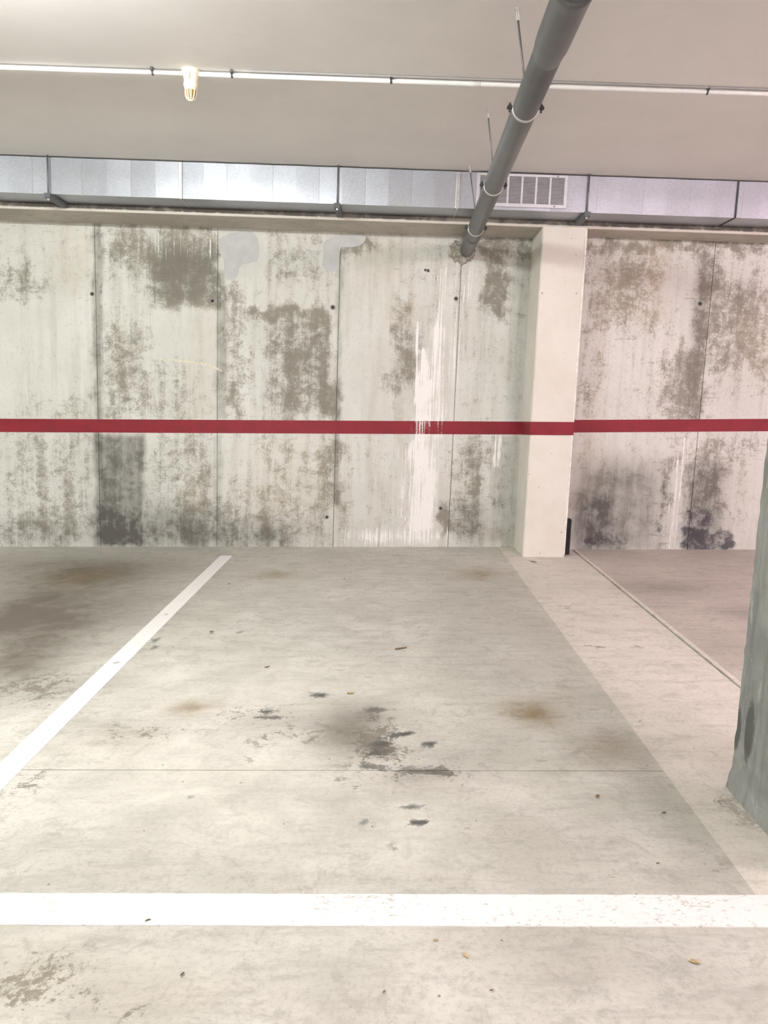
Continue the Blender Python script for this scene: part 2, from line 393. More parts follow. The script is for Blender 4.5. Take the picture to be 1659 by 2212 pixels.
def mat_paint(name, lo, hi, pits=True, stain=0.3, sc=3.0):
    t = NT(name)
    p = t.pos()
    n = t.noise(p, sc, 8, .6)
    m = t.noise(p, sc * 5, 10, .72, .3)
    st = t.noise(t.pos((9, 9, .8)), 1.0, 8, .65)
    c = t.mix(t.ss(n, .3, .7), lo, hi)
    c = t.mix(t.mul(t.ss(t.add(t.mul(m, .6), t.mul(st, .4)), .54, .72), stain), c, tuple(x * .55 for x in lo))
    h = m
    if pits:
        d, vc = t.voro(p, 20)
        sel = t.n.new('ShaderNodeSeparateColor')
        t.link(vc, sel.inputs[0])
        pit = t.mul(t.ss(d, .07, .12, 1, 0), t.ss(sel.outputs[0], .92, .94))
        c = t.mix(t.mul(pit, .8), c, (.14, .13, .12))
        h = t.add(m, t.mul(pit, -1))
    t.bump(h, .2, .005)
    return t.done(c, .8, spec=.25)


def mat_pillar():
    t = NT('grey_green_render')
    p = t.pos()
    n = t.noise(p, 5, 8, .65)
    m = t.noise(p, 18, 12, .78, .5)
    st = t.noise(t.pos((14, 14, 1.6)), 1.0, 8, .65)
    fl = t.noise(t.pos((1, 1, .35)), 16, 8, .72)
    c = t.mix(t.ss(n, .35, .65), (.235, .245, .235), (.335, .345, .33))
    c = t.mix(t.mul(t.ss(st, .5, .66), .5), c, (.16, .165, .157))
    c = t.mix(t.mul(t.ss(fl, .60, .64), .5), c, (.48, .49, .47))
    c = t.mix(t.mul(t.ss(m, .40, .32), .6), c, (.12, .125, .115))
    g = t.n.new('ShaderNodeNewGeometry')
    sp = t.n.new('ShaderNodeSeparateXYZ')
    t.link(g.outputs['Position'], sp.inputs[0])
    # dark bumper scuffs low on the side facing the bay
    def spot(y, z, ry, rz):
        dy = t.math('DIVIDE', t.add(sp.outputs[1], -y), ry)
        dz = t.math('DIVIDE', t.add(sp.outputs[2], -z), rz)
        r = t.math('SQRT', t.add(t.mul(dy, dy), t.mul(dz, dz)))
        return t.ss(t.add(r, t.mul(t.add(m, -.5), 1.5)), .75, 1.15, 1, 0)
    k = t.math('MAXIMUM', spot(2.70, .33, .035, .13), spot(2.795, .30, .03, .09))
    c = t.mix(t.mul(k, .75), c, (.06, .06, .058))
    t.bump(t.add(t.mul(m, .7), t.mul(n, .5)), .5, .008)
    return t.done(c, .9, spec=.2)


def mat_beam():
    t = NT('stained_beam_concrete')
    p = t.pos()
    n = t.noise(p, 2, 8, .6)
    m = t.noise(p, 10, 12, .75, .4)
    c = t.mix(t.ss(n, .3, .7), (.46, .43, .375), (.58, .55, .49))
    c = t.mix(t.mul(t.ss(m, .5, .65), .35), c, (.25, .23, .19))
    # grime and the duct's shadow painted on the face; lit, chipped arris painted paler
    g = t.n.new('ShaderNodeNewGeometry')
    sp = t.n.new('ShaderNodeSeparateXYZ')
    t.link(g.outputs['Position'], sp.inputs[0])
    face = t.mul(t.ss(sp.outputs[1], 7.203, 7.208, 1, 0), t.ss(t.add(sp.outputs[2], t.mul(t.add(m, -.5), .06)), 3.078, 3.092))
    c = t.mix(t.mul(face, t.ss(t.add(m, n), .85, 1.1, .6, .95)), c, (.085, .078, .07))
    edge = t.mul(t.ss(sp.outputs[1], 7.208, 7.212, 1, 0), t.ss(sp.outputs[2], 3.08, 3.092, 1, 0))
    c = t.mix(t.mul(edge, .8), c, (.74, .71, .65))
    t.bump(m, .3, .006)
    return t.done(c, .9, spec=.2)


def mat_galv():
    t = NT('galvanised_steel')
    p = t.pos()
    d, vc = t.voro(p, 130)
    sel = t.n.new('ShaderNodeSeparateColor')
    t.link(vc, sel.inputs[0])
    n = t.noise(p, 3, 5, .6)
    c = t.mix(sel.outputs[0], (.40, .43, .475), (.49, .52, .565))
    c = t.mix(t.mul(t.ss(n, .45, .75), .3), c, (.36, .38, .41))
    t.bump(t.noise(p, 160, 4, .6), .08, .002)
    return t.done(c, t.ss(sel.outputs[1], 0, 1, .34, .44), metal=.75)


M = {
    'wall': mat_wall(),
    'stripe': mat_stripe(),
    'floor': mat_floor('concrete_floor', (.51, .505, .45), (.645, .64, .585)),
    'floor_r': mat_floor('worn_concrete_floor', (.50, .46, .41), (.60, .555, .50)),
    'walk': mat_floor('pale_walkway_paint', (.68, .645, .58), (.76, .725, .66), True),
    'line': mat_line('white_road_paint', .572),
    'line2': mat_line('white_bay_paint', .63),
    'ceiling': mat_paint('ceiling_paint', (.80, .785, .765), (.86, .845, .825), False, .10, .9),
    'column': mat_paint('column_paint', (.76, .74, .67), (.83, .81, .75), True, .22),
    'bead': simple('white_bead', (.86, .84, .80), .5),
    'beam': mat_beam(),
    'pillar': mat_pillar(),
    'patch': simple('smooth_plaster', (.56, .575, .58), .8, 0, .06, 9, .1),
    'mortar': simple('mortar', (.36, .345, .30), .95, 0, .35, 26, .6),
    'scrape': simple('pale_scrape', (.70, .685, .56), .9, 0, .2, 50),
    'hole': simple('tie_hole_dark', (.05, .05, .05), .9),
    'ring': simple('tie_ring_grey', (.33, .32, .29), .9),
    'galv': mat_galv(),
    'rod': simple('zinc_rod', (.22, .22, .23), .45, .6),
    'zinc': simple('bright_zinc', (.70, .71, .72), .3, .9),
    'dark': simple('dark_iron', (.07, .07, .075), .6, .3),
    'strap': simple('rubber_grey_bar', (.13, .14, .15), .7),
    'pvc': simple('grey_pvc', (.112, .114, .118), .38, 0, .08, 5),
    'conduit': simple('white_conduit', (.80, .80, .79), .4, 0, .04),
    'cable': simple('grey_cable', (.34, .33, .33), .6, 0, .05),
    'cream': simple('cream_plastic', (.86, .79, .60), .4, 0, .04),
    'amber': simple('amber_slot', (.33, .23, .08), .5),
    'grille': simple('grille_enamel', (.62, .63, .66), .4, .3, .05),
    'slot': simple('grille_dark', (.06, .06, .065), .8),
    'rubber': simple('black_rubber', (.012, .012, .013), .75),
    'leaf': simple('dried_leaf', (.14, .10, .05), .8, 0, .4, 60),
    'tan_leaf': simple('tan_leaf', (.46, .36, .20), .8, 0, .3, 60),
    'twig': simple('twig_bark', (.24, .18, .11), .8, 0, .3, 60),
    'white': simple('luminaire_white', (.82, .82, .80), .5),
}

# ------------------------------------------------------------------ mesh helpers


def obj(name, bm, mat, parent=None, smooth=False, label=None):
    me = bpy.data.meshes.new(name)
    bm.normal_update()
    bm.to_mesh(me)
    bm.free()
    return link(name, me, mat, parent, smooth, label)


def link(name, me, mat, parent=None, smooth=False, label=None):
    me.materials.clear()
    me.materials.append(M[mat])
    if smooth:
        me.polygons.foreach_set('use_smooth', [True] * len(me.polygons))
    o = bpy.data.objects.new(name, me)
    COL.objects.link(o)
    if parent is not None:
        o.parent = parent
        o.matrix_parent_inverse = Matrix.Translation(-parent.location)
    if label:
        o['label'] = label
    return o


def thing(name, label, cat, loc=(0, 0, 0), group=None):
    o = bpy.data.objects.new(name, None)
    o.empty_display_size = .1
    COL.objects.link(o)
    o.location = loc
    tag(o, label, cat, group)
    return o


def tag(o, label, cat, group=None):
    o['label'] = label
    o['category'] = cat
    if group:
        o['group'] = group
    return o


def struct(o, label, cat):
    o['kind'] = 'structure'
    o['label'] = label
    o['category'] = cat
    return o


def bx(bm, x0, x1, y0, y1, z0, z1, bevel=0.0, seg=2):
    vs = [bm.verts.new((x, y, z)) for x in (x0, x1) for y in (y0, y1) for z in (z0, z1)]
    fs = [(0, 1, 3, 2), (4, 6, 7, 5), (0, 4, 5, 1), (2, 3, 7, 6), (0, 2, 6, 4), (1, 5, 7, 3)]
    faces = [bm.faces.new([vs[i] for i in f]) for f in fs]
    if bevel:
        es = list({e for f in faces for e in f.edges})
        bmesh.ops.bevel(bm, geom=es, offset=bevel, segments=seg, affect='EDGES', profile=.5)
    return faces


def box(name, dims, mat, parent=None, bevel=0.0, label=None):
    bm = bmesh.new()
    bx(bm, *dims, bevel=bevel)
    return obj(name, bm, mat, parent, label=label)


def revolve(bm, a, b, prof, seg=24):
    """prof: (distance along a->b in metres, radius)"""
    a, b = Vector(a), Vector(b)
    ax = (b - a).normalized()
    u = ax.orthogonal().normalized()
    v = ax.cross(u)
    rings = []
    for t, r in prof:
        c = a + ax * t
        rings.append([bm.verts.new(c + (u * math.cos(k * 2 * math.pi / seg) + v * math.sin(k * 2 * math.pi / seg)) * max(r, 1e-4)) for k in range(seg)])
    for r0, r1 in zip(rings, rings[1:]):
        for k in range(seg):
            bm.faces.new((r0[k], r0[(k + 1) % seg], r1[(k + 1) % seg], r1[k]))
    bm.faces.new(rings[0][::-1])
    bm.faces.new(rings[-1])


def tube(bm, a, b, r, seg=12):
    revolve(bm, a, b, [(0, r), ((Vector(b) - Vector(a)).length, r)], seg)


def axis_lines(lo, hi, flo, fhi, fine, coarse):
    out = []
    def span(a, b, st):
        if b - a > 1e-4:
            n = max(1, int(math.ceil((b - a) / st)))
            out.extend(a + (b - a) * i / n for i in range(n))
    span(lo, min(max(lo, flo), hi), coarse)
    span(max(lo, min(flo, hi)), min(hi, max(fhi, lo)), fine)
    span(max(lo, min(fhi, hi)), hi, coarse)
    out.append(hi)
    return out


def grid_mesh(name, us, vs, fn, skirt=None):
    """sheet of len(us) x len(vs) points fn(u, v); skirt = offset vector of the closed back"""
    nu, nv = len(us), len(vs)
    verts = [fn(u, v) for u in us for v in vs]
    faces = [(i * nv + j, (i + 1) * nv + j, (i + 1) * nv + j + 1, i * nv + j + 1) for i in range(nu - 1) for j in range(nv - 1)]
    if skirt:
        rim = [(i, 0) for i in range(nu)] + [(nu - 1, j) for j in range(1, nv)] + [(i, nv - 1) for i in range(nu - 2, -1, -1)] + [(0, j) for j in range(nv - 2, 0, -1)]
        base = len(verts)
        for i, j in rim:
            x, y, z = verts[i * nv + j]
            verts.append((x + skirt[0], y + skirt[1], z + skirt[2]))
        n = len(rim)
        for k in range(n):
            a, b = rim[k], rim[(k + 1) % n]
            faces.append((b[0] * nv + b[1], a[0] * nv + a[1], base + k, base + (k + 1) % n))
    me = bpy.data.meshes.new(name)
    me.from_pydata(verts, [], faces)
    me.update()
    return me


def fz(x):
    return x * SLOPE


# ------------------------------------------------------------------ floor
bm = bmesh.new()
for x, y, dz in ((-7.2, -5.2, 0), (7.2, -5.2, 0), (7.2, 7.9, 0), (-7.2, 7.9, 0)):
    bm.verts.new((x, y, fz(x) - .014))
for x, y in ((-7.2, -5.2), (7.2, -5.2), (7.2, 7.9), (-7.2, 7.9)):
    bm.verts.new((x, y, fz(x) - .25))
bm.verts.ensure_lookup_table()
V = bm.verts
for f in ((0, 1, 2, 3), (7, 6, 5, 4), (0, 4, 5, 1), (1, 5, 6, 2), (2, 6, 7, 3), (3, 7, 4, 0)):
    bm.faces.new([V[i] for i in f])
floor = obj('floor', bm, 'mortar')
struct(floor, 'stained pale concrete garage floor with white painted bay lines', 'floor')


def slab(x0, x1, y0, y1, mat, lift=0.0):
    us = axis_lines(x0, x1, -4.2, 4.2, .035, .5)
    vs = axis_lines(y0, y1, 1.4, 7.75, .035, .5)
    me = grid_mesh('slab', us, vs, lambda x, y: (x, y, fz(x) + lift), (0, 0, -.02))
    set_stain_shade(me, 'floor')
    return link('slab', me, mat, floor)


JX = 1.893
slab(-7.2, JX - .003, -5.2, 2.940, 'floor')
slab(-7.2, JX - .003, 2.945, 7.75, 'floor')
slab(JX + .003, 7.2, -5.2, 7.75, 'floor_r', .006)


def sheet(name, x0, x1, y0, y1, mat, lift, label, fine=.03, wob=0.0):
    us = axis_lines(x0, x1, -4.2, 4.2, fine, .3)
    vs = axis_lines(y0, y1, 0, 8, fine, .3)
    def fn(x, y):
        dx = dy = 0
        if wob:
            if y in (vs[0], vs[-1]): dy = rnd.uniform(-wob, wob)
            if x in (us[0], us[-1]): dx = rnd.uniform(-wob, wob)
        return (x + dx, y + dy, fz(x) + lift)
    me = grid_mesh(name, us, vs, fn, (0, 0, -lift))
    set_stain_shade(me, 'floor')
    return link(name, me, mat, floor, label=label)


sheet('walkway_paint', 1.173, JX - .008, 2.02, 7.68, 'walk', .0012, 'pale beige painted strip beside the joint', .03, .001)
sheet('bay_line', -1.558, -1.442, 2.15, 7.25, 'line2', .0022, 'white painted line along the side of the bay', .03, .001)
sheet('bay_line', -6.5, 1.62, 2.008, 2.150, 'line', .0030, 'wide white painted line across the front of the bay', .03, .0012)
sheet('bay_line', -4.45, -4.335, 2.15, 7.25, 'line2', .0022, 'white painted line of the neighbouring bay', .1)

sheet('joint_strip', JX + .003, JX + .030, -1.0, 7.5, 'walk', .010, 'pale mortar strip along the floor joint', .05, .0015)

# ------------------------------------------------------------------ ceiling and outer walls
ceil = box('ceiling', (-7.3, 7.3, -5.3, 8.0, CEIL, CEIL + .2), 'ceiling')
struct(ceil, 'smooth pale painted concrete ceiling slab', 'ceiling')
for nm, dm, lb in (('wall_left', (-7.4, -7.2, -5.3, 8.0, -.6, CEIL + .2), 'plain concrete wall at the far left end'),
                   ('wall_right', (7.2, 7.4, -5.3, 8.0, -.6, CEIL + .2), 'plain concrete wall at the far right end'),
                   ('wall_front', (-7.4, 7.4, -5.4, -5.2, -.6, CEIL + .2), 'plain concrete wall behind the driving aisle')):
    struct(box(nm, dm, 'column'), lb, 'wall')

# ------------------------------------------------------------------ back wall
WL, WR = 7.70, 7.55
bm = bmesh.new()
bx(bm, -7.3, 1.55, WL + .012, 8.0, -.6, CEIL)
bx(bm, 1.55, 7.3, WR + .012, 8.0, -.6, CEIL)
wall = obj('wall_back', bm, 'mortar')
struct(wall, 'weathered cast concrete back wall with grime and lime streaks', 'wall')


def panel(x0, x1, y):
    us = axis_lines(x0, x1, -4.1, 4.1, .025, .4)
    n = 130
    def fn(x, t):
        z0 = fz(x) - .015
        return (x, y, z0 + (3.066 - z0) * t)
    me = grid_mesh('panel', us, [i / n for i in range(n + 1)], fn, (0, .016, 0))
    set_stain_shade(me, 'wall')
    return link('panel', me, 'wall', wall)


seams = [-7.2, -6.45, -5.26, -4.07, -2.878, -1.69, -.508, .662, 1.34]
for a, b in zip(seams, seams[1:]):
    panel(a + .003, b - .003, WL)
seamsR = [1.73, 3.035, 4.22, 5.41, 6.6, 7.2]
for a, b in zip(seamsR, seamsR[1:]):
    panel(a + .003, b - .003, WR)


def stripe_front(x0, x1, y, zt, zb, parent, zt1, zb1, thick=.002):
    us = axis_lines(x0, x1, -4.1, 4.1, .02, .4)
    def fn(x, t):
        k = (x - x0) / (x1 - x0)
        lo, hi = zb + (zb1 - zb) * k, zt + (zt1 - zt) * k
        return (x, y - thick, lo + (hi - lo) * t)
    me = grid_mesh('red_stripe', us, [i / 8 for i in range(9)], fn, (0, thick + .001, 0))
    set_stain_shade(me, 'wall')
    return link('red_stripe', me, 'stripe', parent, label='dark red painted stripe')


stripe_front(-7.2, 1.331, WL, 1.068, .932, wall, 1.316, 1.188)
stripe_front(1.736, 7.2, WR, 1.350, 1.228, wall, 1.572, 1.455)

# formwork tie holes
for x, y, z, r in ((-2.913, WL, 2.404, .016), (-1.741, WL, 2.378, .018), (-.568, WL, 2.357, .018), (.627, WL, 2.48, .016),
                   (2.938, WR, 2.493, .018), (-.577, WL, .288, .014), (.572, WL, .418, .016), (.318, WL, 2.738, .010), (.345, WL, 2.733, .012)):
    bm = bmesh.new()
    revolve(bm, (x, y + .004, z), (x, y - .004, z), [(0, r * 1.5), (.005, r * 1.45), (.007, r * 1.2)], 20)
    o = obj('tie_hole', bm, 'ring', wall)
    bm = bmesh.new()
    revolve(bm, (x, y + .002, z), (x, y - .006, z), [(0, r * .95), (.0062, r * .9)], 16)
    obj('hole_core', bm, 'hole', o)


def patch(pts, th=.003):
    bm = bmesh.new()
    # smooth the outline
    P = [Vector((p[0], p[1])) for p in pts]
    for _ in range(2):
        Q = []
        for i in range(len(P)):
            a, b = P[i], P[(i + 1) % len(P)]
            Q += [a * .75 + b * .25, a * .25 + b * .75]
        P = Q
    f = bm.faces.new([bm.verts.new((p.x, WL + .004, p.y)) for p in P])
    r = bmesh.ops.extrude_face_region(bm, geom=[f])
    for v in r['geom']:
        if isinstance(v, bmesh.types.BMVert):
            v.co.y = WL - th
    bmesh.ops.recalc_face_normals(bm, faces=bm.faces)
    obj('plaster_patch', bm, 'patch', wall, label='smooth pale grey plaster patch')


patch([(-1.693, 2.973), (-1.50, 3.04), (-1.31, 3.04), (-1.276, 2.785), (-1.379, 2.747), (-1.482, 2.727), (-1.495, 2.618), (-1.557, 2.572), (-1.629, 2.6), (-1.63, 2.773), (-1.675, 2.836)])
patch([(-.69, 2.977), (-.491, 3.045), (-.246, 3.05), (-.297, 2.947), (-.434, 2.917), (-.515, 2.94), (-.513, 2.703), (-.598, 2.687), (-.689, 2.727), (-.665, 2.849)])

# pale scrape across two panels
bm = bmesh.new()
pts = [(-2.27, 1.802, .004), (-2.05, 1.796, .012), (-1.88, 1.778, .010), (-1.72, 1.742, .016), (-1.645, 1.708, .004)]
rows = [[bm.verts.new((x, WL - yy, z + d)) for d in (-w, w) for yy in (-.001, .0015)] for x, z, w in pts]
for a, b in zip(rows, rows[1:]):
    for i, j in ((0, 1), (1, 3), (3, 2), (2, 0)):
        bm.faces.new((a[i], b[i], b[j], a[j]))
for r_ in (rows[0], rows[-1]):
    bm.faces.new((r_[0], r_[1], r_[3], r_[2]))
bmesh.ops.recalc_face_normals(bm, faces=bm.faces)
obj('scrape_mark', bm, 'scrape', wall, label='pale yellow scrape on the concrete')

# mortar lump where the drain pipe enters the wall
bm = bmesh.new()
bmesh.ops.create_icosphere(bm, subdivisions=4, radius=1)
for v in bm.verts:
    n = math.sin(v.co.x * 9 + 1) * math.cos(v.co.z * 7) * .10 + math.sin(v.co.z * 17 + v.co.x * 13) * .07 + math.sin(v.co.x * 31 + v.co.z * 23) * .035
    v.co *= (1 + n)
    v.co = Vector((.668 + v.co.x * .125, WL + .0 + v.co.y * .055, 2.918 + v.co.z * .115))
obj('mortar_collar', bm, 'mortar', wall, True, 'rough grey mortar around the pipe')

# ------------------------------------------------------------------ beam and columns
bm = bmesh.new()
bx(bm, -7.25, 7.25, 7.2, 8.0, 3.065, CEIL + .02, bevel=.008)
tag(obj('concrete_beam', bm, 'beam'), 'long concrete beam above the stained wall, behind the metal duct', 'beam')

CX0, CX1, CY = 1.335, 1.732, 7.2
col = thing('concrete_column', 'pale painted concrete column standing out from the back wall, crossed by red stripe', 'column', (1.53, 7.45, fz(1.53)))
bm = bmesh.new()
bx(bm, CX0, CX1, CY, 7.75, -.05, 3.07)
for v in bm.verts:
    if v.co.z < 0:
        v.co.z = fz(v.co.x) - .01
es = [e for e in bm.edges if abs(e.verts[0].co.x - e.verts[1].co.x) < .01 and abs(e.verts[0].co.y - e.verts[1].co.y) < .01]
bmesh.ops.bevel(bm, geom=es, offset=.008, segments=2, affect='EDGES')
obj('shaft', bm, 'column', col)
box('corner_bead', (CX1 - .012, CX1 + .004, CY - .004, CY + .012, fz(CX1) + .02, 3.06), 'bead', col, .002, 'white edge bead')
# stripe round the column: left side, front, right side
bm = bmesh.new()
def quadbox(pts, n):
    a = [bm.verts.new(p) for p in pts]
    b = [bm.verts.new(Vector(p) + Vector(n)) for p in pts]
    bm.faces.new(b)
    bm.faces.new(a[::-1])
    for k in range(4):
        bm.faces.new((a[k], a[(k + 1) % 4], b[(k + 1) % 4], b[k]))
quadbox([(CX0 - .002, CY - .002, 1.208), (CX1 + .005, CY - .002, 1.219), (CX1 + .005, CY - .002, 1.341), (CX0 - .002, CY - .002, 1.330)], (0, -.0035, 0))
quadbox([(CX0, WL, 1.188), (CX0, CY - .003, 1.208), (CX0, CY - .003, 1.330), (CX0, WL, 1.316)], (-.003, 0, 0))
quadbox([(CX1 + .003, CY - .003, 1.219), (CX1 + .003, WR, 1.228), (CX1 + .003, WR, 1.350), (CX1 + .003, CY - .003, 1.341)], (.003, 0, 0))
bmesh.ops.recalc_face_normals(bm, faces=bm.faces)
me = bpy.data.meshes.new('red_stripe')
bm.to_mesh(me)
bm.free()
set_stain_shade(me, 'wall')
link('red_stripe', me, 'stripe', col, label='dark red painted stripe')
for x, z in ((1.365, 2.49), (1.675, 2.50), (1.69, .30)):
    bm = bmesh.new()
    revolve(bm, (x, CY + .002, z), (x, CY - .003, z), [(0, .017), (.003, .017), (.005, .014)], 18)
    o = obj('tie_plug', bm, 'column', col)
    bm = bmesh.new()
    revolve(bm, (x, CY, z), (x, CY - .004, z), [(0, .006), (.0055, .006)], 12)
    obj('plug_core', bm, 'ring', o)

tag(box('rubber_strip', (1.742, 1.800, 7.28, 7.36, fz(1.79) + .008, .415), 'rubber', bevel=.006),
    'slim black rubber strip upright on the floor beside the column foot', 'rubber strip')

# near pillar at the bay corner: rough rendered faces
PX0, PX1, PY0, PY1 = 1.378, 1.86, 2.18, 2.812
bm = bmesh.new()
bx(bm, PX0, PX1, PY0, PY1, -.02, CEIL + .01)
long_e = [e for e in bm.edges if e.calc_length() > 2]
bmesh.ops.subdivide_edges(bm, edges=long_e, cuts=110, use_grid_fill=True)
short = [e for e in bm.edges if abs(e.verts[0].co.z - e.verts[1].co.z) < .001]
bmesh.ops.subdivide_edges(bm, edges=short, cuts=10, use_grid_fill=True)
cxm, cym = (PX0 + PX1) / 2, (PY0 + PY1) / 2
for v in bm.verts:
    x, y, z = v.co
    n = (math.sin(z * 113 + x * 71 + y * 53) * .25 + rnd.uniform(-.6, .6))
    edge = abs(abs(x - cxm) - (PX1 - PX0) / 2) < .002 and abs(abs(y - cym) - (PY1 - PY0) / 2) < .002
    k = .0024 if edge else .0006
    foot = .012 * max(0, 1 - max(0, z - .05) / .10)
    sx = (1 if x > cxm else -1) if abs(abs(x - cxm) - (PX1 - PX0) / 2) < .002 else 0
    sy = (1 if y > cym else -1) if abs(abs(y - cym) - (PY1 - PY0) / 2) < .002 else 0
    off = n * k - (.004 if edge else 0) + foot
    v.co.x += sx * off
    v.co.y += sy * off
    if z < .001:
        v.co.z = fz(v.co.x) - .005
tag(obj('concrete_pillar', bm, 'pillar'), 'rough grey-green rendered pillar standing beside the pale walkway strip', 'pillar')

# ------------------------------------------------------------------ ventilation duct
DY0, DY1, DZ0, DZ1 = 6.88, 7.195, 3.126, CEIL - .012
duct = thing('ventilation_duct', 'long rectangular galvanised steel ventilation duct hung under the ceiling along the beam', 'duct', (0, 7.04, 3.12))
J = [-7.0, -5.2, -1.83, .532, 2.91, 5.3, 7.1]
for a, b in zip(J, J[1:]):
    bm = bmesh.new()
    # front and lower face carry shallow pressed folds every 20 cm
    xs, ys = [], []
    n = max(2, round((b - a) / .205))
    for i in range(n):
        xa, xb = a + (b - a) * i / n, a + (b - a) * (i + 1) / n
        s = .006 if (i % 2 == 0) else 0
        xs += [xa + .001, xb - .001]
        ys += [DY0 + (s if i % 2 == 0 else .0), DY0 + (.0 if i % 2 == 0 else .004)]
    prof = list(zip(xs, ys))
    r = [[bm.verts.new((x, y, z)) for z in (DZ0, DZ1)] for x, y in prof]
    back = [[bm.verts.new((x, DY1, z)) for z in (DZ0, DZ1)] for x, _ in prof]
    for i in range(len(prof) - 1):
        bm.faces.new((r[i][0], r[i + 1][0], r[i + 1][1], r[i][1]))
        bm.faces.new((back[i + 1][0], back[i][0], back[i][1], back[i + 1][1]))
        bm.faces.new((r[i + 1][0], r[i][0], back[i][0], back[i + 1][0]))
        bm.faces.new((r[i][1], r[i + 1][1], back[i + 1][1], back[i][1]))
    bm.faces.new((r[0][0], r[0][1], back[0][1], back[0][0]))
    bm.faces.new((r[-1][1], r[-1][0], back[-1][0], back[-1][1]))
    obj('duct_section', bm, 'galv', duct)
for x, m in ((-5.2, 'zinc'), (-1.83, 'zinc'), (.532, 'zinc'), (5.3, 'zinc')):
    bm = bmesh.new()
    bx(bm, x - .017, x + .017, DY0 - .012, DY0 + .004, DZ0 - .004, DZ1 - .002, bevel=.004)
    bx(bm, x - .006, x + .006, DY0 - .008, DY1 - .01, DZ0 - .007, DZ0 + .003, bevel=.002)
    obj('flange', bm, m, duct, label='bright metal joint strip')
bm = bmesh.new()
bx(bm, 2.914, 2.958, DY0 - .010, DY0 + .004, DZ0 - .002, DZ1 - .002, bevel=.003)
fl = obj('flange', bm, 'galv', duct)
bm = bmesh.new()
bx(bm, 2.904, 2.914, DY0 - .006, DY0 + .004, DZ0 - .004, DZ1, bevel=.001)
bx(bm, 2.900, 2.914, DY0 - .006, DY1 - .01, DZ0 - .006, DZ0 + .002, bevel=.001)
obj('seal', bm, 'dark', fl, label='black sealing strip')
for x in (-4.4, -2.953, -.489, 1.639, 4.1):
    bm = bmesh.new()
    tube(bm, (x, DY0 - .018, DZ0 - .025), (x, DY0 - .018, CEIL), .007, 10)
    obj('hanger_rod', bm, 'rod', duct, True)
    bm = bmesh.new()
    bx(bm, x - .026, x + .026, DY0 - .045, DY1 + .0, DZ0 - .042, DZ0 - .001, bevel=.004)
    b_ = obj('hanger_bar', bm, 'strap', duct)
    bm = bmesh.new()
    revolve(bm, (x, DY0 - .018, DZ0 - .055), (x, DY0 - .018, DZ0 - .034), [(0, .011), (.021, .011)], 6)
    obj('nut', bm, 'zinc', b_)

# grille on the duct
GX0, GX1, GZ0, GZ1 = .690, 1.462, 3.150, 3.418
bm = bmesh.new()
gy0, gy1 = DY0 - .012, DY0 + .003
n = 6
cw0, cw1, cz0, cz1 = .718, 1.436, 3.177, 3.396
pitch = (cw1 - cw0) / n
xs = [(cw0 + i * pitch + (.008 if i else 0), cw0 + (i + 1) * pitch - (.008 if i < n - 1 else 0)) for i in range(n)]
bx(bm, GX0, xs[0][0], gy0, gy1, GZ0, GZ1, bevel=.002)
bx(bm, xs[-1][1], GX1, gy0, gy1, GZ0, GZ1, bevel=.002)
bx(bm, xs[0][0], xs[-1][1], gy0, gy1, cz1, GZ1, bevel=.002)
bx(bm, xs[0][0], xs[-1][1], gy0, gy1, GZ0, cz0, bevel=.002)
for i in range(n - 1):
    bx(bm, xs[i][1], xs[i + 1][0], gy0, gy1, cz0, cz1, bevel=.002)
grille = obj('grille', bm, 'grille', duct, label='white enamel air grille with six banks of louvres')
for a, b in xs:
    bm = bmesh.new()
    bx(bm, a, b, DY0 - .004, DY0 + .003, cz0, cz1)
    obj('grille_back', bm, 'slot', grille)
    bm = bmesh.new()
    ns = 20
    for k in range(ns):
        z = cz0 + (k + .25) * (cz1 - cz0) / ns
        f = bx(bm, a, b, gy0 + .002, DY0 - .003, z, z + .0042)
        for v in {v for q in f for v in q.verts}:
            if v.co.y < gy0 + .004:
                v.co.z -= .002
    o = obj('louvre', bm, 'grille', grille)
    o['kind'] = 'stuff'
for x, z in ((1.375, 3.407), (1.36, 3.163), (.78, 3.407), (.78, 3.163)):
    bm = bmesh.new()
    revolve(bm, (x, gy0 + .001, z), (x, gy0 - .004, z), [(0, .008), (.003, .007), (.005, .003)], 12)
    obj('screw', bm, 'rod', grille, True)

# ------------------------------------------------------------------ drain pipe
A, Bp = Vector((.588, 1.2, 3.002)), Vector((.706, 7.76, 2.927))
axd = (Bp - A).normalized()
def on(y):
    return A + axd * ((y - A.y) / axd.y)
R0 = .065
pipe = thing('drain_pipe', 'grey plastic drain pipe slung on rods under the ceiling, running into the back wall', 'pipe', (.65, 4.5, 2.9))
bm = bmesh.new()
revolve(bm, on(1.2), on(7.76), [(0, R0), ((on(7.76) - on(1.2)).length, R0)], 40)
obj('pipe_run', bm, 'pvc', pipe, True)
bm = bmesh.new()
revolve(bm, on(2.98), on(3.75), [(0, R0 + .001), (0, R0 + .0085), (.025, R0 + .011), (.05, R0 + .0085), (.10, R0 + .0075), (.42, R0 + .0075), (.47, R0 + .006), (.52, R0 + .0015), (.56, R0 + .0005)], 40)
obj('pipe_socket', bm, 'pvc', pipe, True)
bm = bmesh.new()
revolve(bm, on(7.02), on(7.5), [(0, R0 + .0005), (.004, R0 + .004), (.05, R0 + .004), (.06, R0 + .0006)], 40)
obj('pipe_socket', bm, 'pvc', pipe, True)
up = Vector((0, 0, 1))
sidev = axd.cross(up).normalized()
